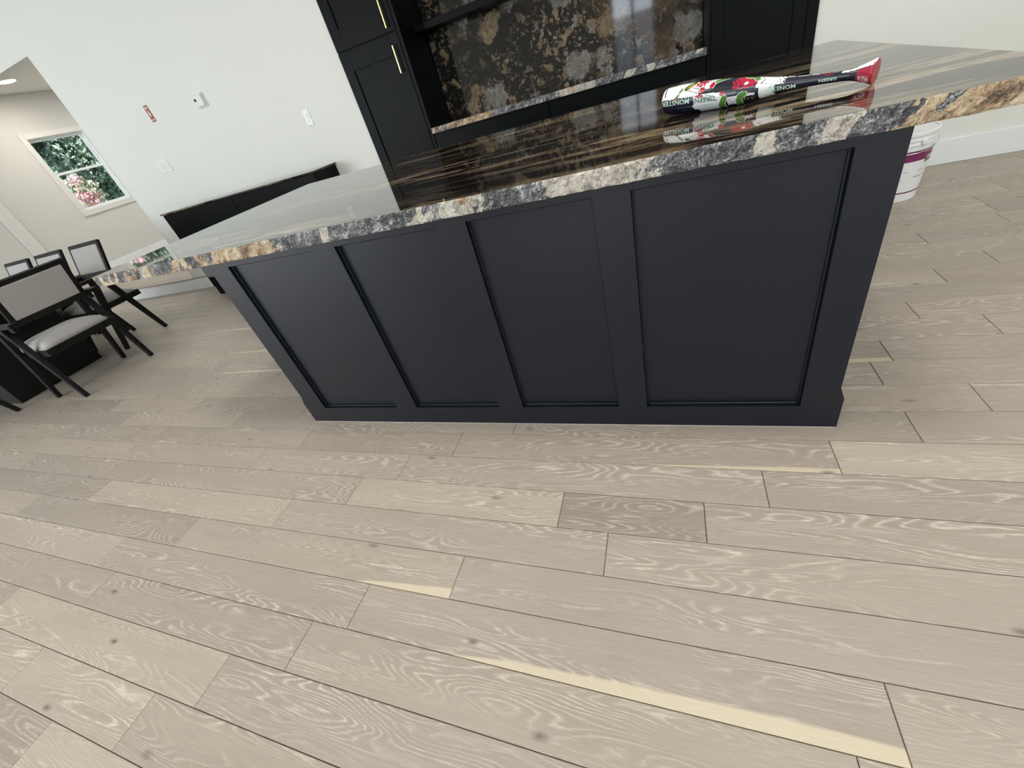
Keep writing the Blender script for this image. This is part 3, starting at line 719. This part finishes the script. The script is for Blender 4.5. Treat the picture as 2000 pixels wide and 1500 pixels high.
# strokes in (mm along, t across 0..1 of the side that faces up and outward) -> colour
def paint(s, th):
    # th: degrees, 0 = up, + toward the photographer. t = 0 upper silhouette .. 1 lower silhouette
    phi = max(0, min(180, th + 25)); t = (1 - math.cos(math.radians(phi))) / 2
    if th < -25 or th > 155: t = 1.0 if th > 155 else 0.0
    L = LB * 1000; u = s; s = .683 * s + .302 * s * s      # s: print layout coordinate along the bat
    mm = u * L; q = (s * 420, t * 60)
    n1 = nz(mm * .09, t * 7, 3); n2 = nz(mm * .3, t * 20, 9); n3 = nz(mm * .16, t * 12, 21)
    c = WHT
    if s < .17 and t > .60 + .015 * n2: c = NAVY
    if s > .12 and s < .30 and t > .62 and t < .97: c = WHT if s + .02 * n1 > .15 else NAVY
    e = .175 + .13 * max(0, .52 - t) / .5 + .012 * n1              # slanted dark panel
    if e < s < .45 and t < .565: c = NAVY
    if .285 < s < .46 and .57 < t < .78: c = NAVY
    if abs(t - .575) < .012 and .25 < s < .45: c = (.10, .10, .14)
    if .30 < s < .46 and t > .86: c = BLK if n2 > -.35 else (.3, .3, .2)
    if .44 + .01 * n1 < s < .58:
        c = WHT
        if .50 < s and n2 > .26 and nz(mm * .5, t * 30, 5) > -.05: c = BLK
        if s + .03 * n2 > .565: c = NAVY
        if t > .55 and s > .525 + .02 * n2: c = NAVY
        if t > .62 and s < .452: c = NAVY
    if s >= .575:
        c = NAVY
        if t < .15 and s < .725 and nz(mm * .12, 2) > -.25: c = (.40, .44, .42)
        if .735 < s < .79 and t < .35 and n2 > .05: c = DRED
        if .79 < s < .84 and t < .2 and n2 > 0: c = (.35, .37, .45)
        if s > .83 and t < .36 + .08 * nz(mm * .15, 1): c = WHT
        if .82 < s < .90 and t < .14 + .1 * n2: c = (.03, .03, .02)
        if .40 < t < .46 and s < .80: c = (.06, .065, .10)
        if .62 < t < .66 and .62 < s < .78: c = (.05, .055, .085)
    def splat(cs, ct, rs, rt, thr):
        d = ((s - cs) / rs) ** 2 + ((t - ct) / rt) ** 2
        return d < 1 and n3 * 1.1 + nz(mm * .4, t * 26, 2) * .5 + (1 - d) * .7 > thr
    if splat(.385, .27, .062, .32, .12): c = RED
    if .33 < s < .43 and .40 < t < .545 and n3 > -.25: c = RED
    if splat(.390, .36, .010, .07, -.1): c = WHT
    if splat(.175, .13, .032, .20, .2): c = RED
    if splat(.186, .44, .016, .16, .2): c = RED
    if splat(.18, .62, .02, .07, .15): c = RED
    if splat(.285, .64, .018, .08, .1): c = RED
    for (a0, a1, b0, b1, wd) in ((.115, .36, .165, .50, .75), (.142, .30, .185, .40, .7), (.012, .10, .018, .46, .9), (.205, .60, .25, .70, .7), (.185, .68, .26, .82, .7), (.455, .08, .475, .20, .7), (.475, .20, .46, .42, .7), (.46, .42, .485, .44, .6), (.215, .0, .21, .14, .6)):
        if seg_d(q, (a0 * 420, a1 * 60), (b0 * 420, b1 * 60)) < wd: c = BLK
    def shape(pts, wd, col, outl=True):
        nonlocal c
        d = min(seg_d(q, (a[0] * 420, a[1] * 60), (b[0] * 420, b[1] * 60)) for a, b in zip(pts, pts[1:]))
        if d < wd: c = col
        elif outl and d < wd + 1.0: c = (.85, .85, .80)
    shape([(.072, .60), (.074, .58)], 3.4, (.22, .10, .05), False)
    shape([(.077, .52), (.082, .42), (.090, .30)], 2.2, (.11, .20, .05), False)
    shape([(.112, .30), (.135, .12)], 5.2, (.085, .15, .03))
    shape([(.122, .27), (.133, .16)], 1.6, (.60, .42, .10), False)
    shape([(.228, .32), (.234, .20)], 4.6, RED)
    shape([(.244, .15), (.283, .02)], 4.4, GRN)
    shape([(.385, .03), (.425, .06), (.438, .20)], 5.0, GRN)
    if .012 < s < .05 and .02 < t < .08: c = (.20, .23, .13)
    shape([(.280, .98), (.296, .80)], 5.4, GRN)
    shape([(.362, .96), (.372, .80), (.388, .76)], 5.6, GRN)
    if .308 < s < .348 and .82 < t < .99 and n2 > -.4: c = (.72, .72, .80)
    shape([(.39, .92), (.405, .76), (.425, .78), (.43, .9)], .6, (.62, .52, .45), False)
    if s > .91 + .03 * n1 and t >= .40: c = RED
    if .90 < s < .95 and t > .55 and n2 > .12: c = BLK
    if .915 < s < .97 and t > .78 and n2 > -.05: c = (.55, .50, .50)
    if s > .975: c = (.33, .015, .03) if t > .25 else WHT
    if u < .006: c = (.45, .12, .10)
    return c
def bat_pt(s, th, dr=0):
    r = rad(s) + dr; a = math.radians(th)
    return ax * (s * LB) + upv * (r * math.cos(a)) + side * (r * math.sin(a))
NS_, NT_ = 300, 120
bm = bmesh.new(); cl_ = bm.loops.layers.float_color.new('paint'); rings = []
for i in range(NS_ + 1):
    s = i / NS_; rings.append([bm.verts.new(bat_pt(s, -180 + 360 * j / NT_)) for j in range(NT_)])
for i in range(NS_):
    for j in range(NT_):
        f = bm.faces.new([rings[i][j], rings[i + 1][j], rings[i + 1][(j + 1) % NT_], rings[i][(j + 1) % NT_]]); f.smooth = True
        c = paint((i + .5) / NS_, -180 + 360 * (j + .5) / NT_)
        for lp in f.loops: lp[cl_] = (*c, 1)
f0 = bm.faces.new(rings[0]); f1 = bm.faces.new(rings[-1][::-1])
for lp in f0.loops: lp[cl_] = (.45, .10, .09, 1)
for lp in f1.loops: lp[cl_] = (.40, .02, .04, 1)
bmesh.ops.recalc_face_normals(bm, faces=bm.faces[:])
pt = NT('bat_paint'); pa = pt.node('ShaderNodeAttribute', attribute_name='paint'); pt.set(Base_Color=pa.outputs['Color'], Roughness=.22)
mesh_obj('bat_body', bm, pt.m, bat)
mint_m = plain('mint_ink', MINT, .4); ink_m = plain('green_ink', (.06, .16, .10), .4)
def bat_text(name, txt, s0, th0, size, m, stretch=1.0, dr=.0006):
    cu = bpy.data.curves.new('t', 'FONT'); cu.body = txt; cu.size = size; cu.resolution_u = 2; cu.offset = size * .018
    tmp = bpy.data.objects.new('t', cu); COL.objects.link(tmp)
    me = tmp.to_mesh(); bm = bmesh.new(); bm.from_mesh(me); tmp.to_mesh_clear(); bpy.data.objects.remove(tmp); bpy.data.curves.remove(cu)
    bmesh.ops.triangulate(bm, faces=bm.faces[:])
    bmesh.ops.subdivide_edges(bm, edges=[e for e in bm.edges if e.calc_length() > size * .3], cuts=1)
    for v in bm.verts:
        s = s0 - v.co.x * stretch / LB; r = rad(s)          # printed the other way up, read from the far side
        th = th0 + math.degrees(v.co.y / r); v.co = bat_pt(s, th, dr)
    bmesh.ops.recalc_face_normals(bm, faces=bm.faces[:])
    for f in bm.faces:
        c = f.calc_center_median(); o = c - ax * c.dot(ax)
        if f.normal.dot(o) < 0: f.normal_flip()
    return mesh_obj(name, bm, m, bat)
bat_text('lettering', 'MONSTER', .182, 82, .0175, mint_m, 1.16)
bat_text('lettering', 'GREEN', .325, 84, .0180, ink_m, 1.10, .0004)
bat_text('lettering', 'GREEN', .31, 112, .0095, mint_m, 1.1)
bat_text('lettering', 'MONSTER', .700, 90, .0125, mint_m, 1.25)
bat_text('lettering', 'GREEN', .865, 84, .0085, mint_m, 1.5)

# ================================================================== PAIL
pl = thing('plastic_pail', 'white plastic pail with a purple label band behind the island end', 'bucket', (1.245, 3.185, 0))
bm = bmesh.new()
lathe(bm, [(.126, 0), (.130, .004), (.1305, .01), (.1465, .30), (.147, .302), (.151, .303), (.151, .312), (.1475, .313), (.1475, .325), (.152, .326), (.152, .334), (.148, .335), (.149, .352)], 64)
mesh_obj('body', bm, pail_m, pl, smooth=False)
bm = bmesh.new(); lathe(bm, [(.150, .350), (.155, .352), (.155, .366), (.150, .370), (.140, .370), (.138, .364)], 64); mesh_obj('lid', bm, pail_m, pl)
def wrap(name, z0, z1, a0, a1, m, dr=.0012, n=40):
    bm = bmesh.new(); r = lambda z: .1305 + (.1465 - .1305) * (z - .01) / .29 + dr
    A_ = [[bm.verts.new((r(z) * math.cos(math.radians(a0 + (a1 - a0) * i / n)), r(z) * math.sin(math.radians(a0 + (a1 - a0) * i / n)), z)) for z in (z0, z1)] for i in range(n + 1)]
    for p, q in zip(A_, A_[1:]): bm.faces.new([p[0], q[0], q[1], p[1]])
    return mesh_obj(name, bm, m, pl)
purple_m = plain('purple_label', (.20, .022, .115), .4, var=.05); dp_m = plain('dark_purple', (.12, .03, .08), .4); gl_m = plain('grey_print', (.45, .47, .52), .5); ph_m = plain('brown_photo', (.22, .16, .13), .5, var=.6, vscale=60)
wrap('label_band', .222, .276, -180, 20, purple_m)
wrap('label_line', .272, .276, -180, 20, dp_m, .0015)
wrap('label_line', .050, .057, -180, 180, dp_m, .0012)
wrap('label_picture', .205, .240, -52, -20, ph_m, .0018, 10)
wrap('label_picture', .222, .240, -48, -30, plain('pale_photo', (.6, .55, .52), .5), .0021, 8)
for z, a0, a1 in ((.165, -62, -44), (.135, -70, -36), (.131, -66, -50), (.168, -92, -84), (.125, -96, -90)): wrap('label_text_line', z, z + .004, a0, a1, gl_m, .0013, 8)
wrap('label_text_line', .258, .262, -58, -30, plain('label_white_print', (.6, .45, .55), .5), .0017, 8)
bm = bmesh.new(); box(bm, -.012, .012, -.008, .008, -.012, .012, bev=.003)
mesh_obj('handle_lug', bm, pail_m, pl, loc=(.05, -.146, .318))
bm = bmesh.new(); prev = None
for i in range(25):
    a = PI + PI * i / 24 ; p = Vector((.157 * math.cos(a), .157 * math.sin(a), .318 - .05 * math.sin(PI * i / 24)))
    ring = [bm.verts.new(p + Vector((math.cos(a), math.sin(a), 0)) * (.0018 * math.cos(k * PI / 3)) + Vector((0, 0, .0018 * math.sin(k * PI / 3)))) for k in range(6)]
    if prev:
        for k in range(6): bm.faces.new([prev[k], prev[(k + 1) % 6], ring[(k + 1) % 6], ring[k]])
    prev = ring
mesh_obj('wire_handle', bm, plain('steel_wire', (.7, .7, .72), .3, metal=1), pl)
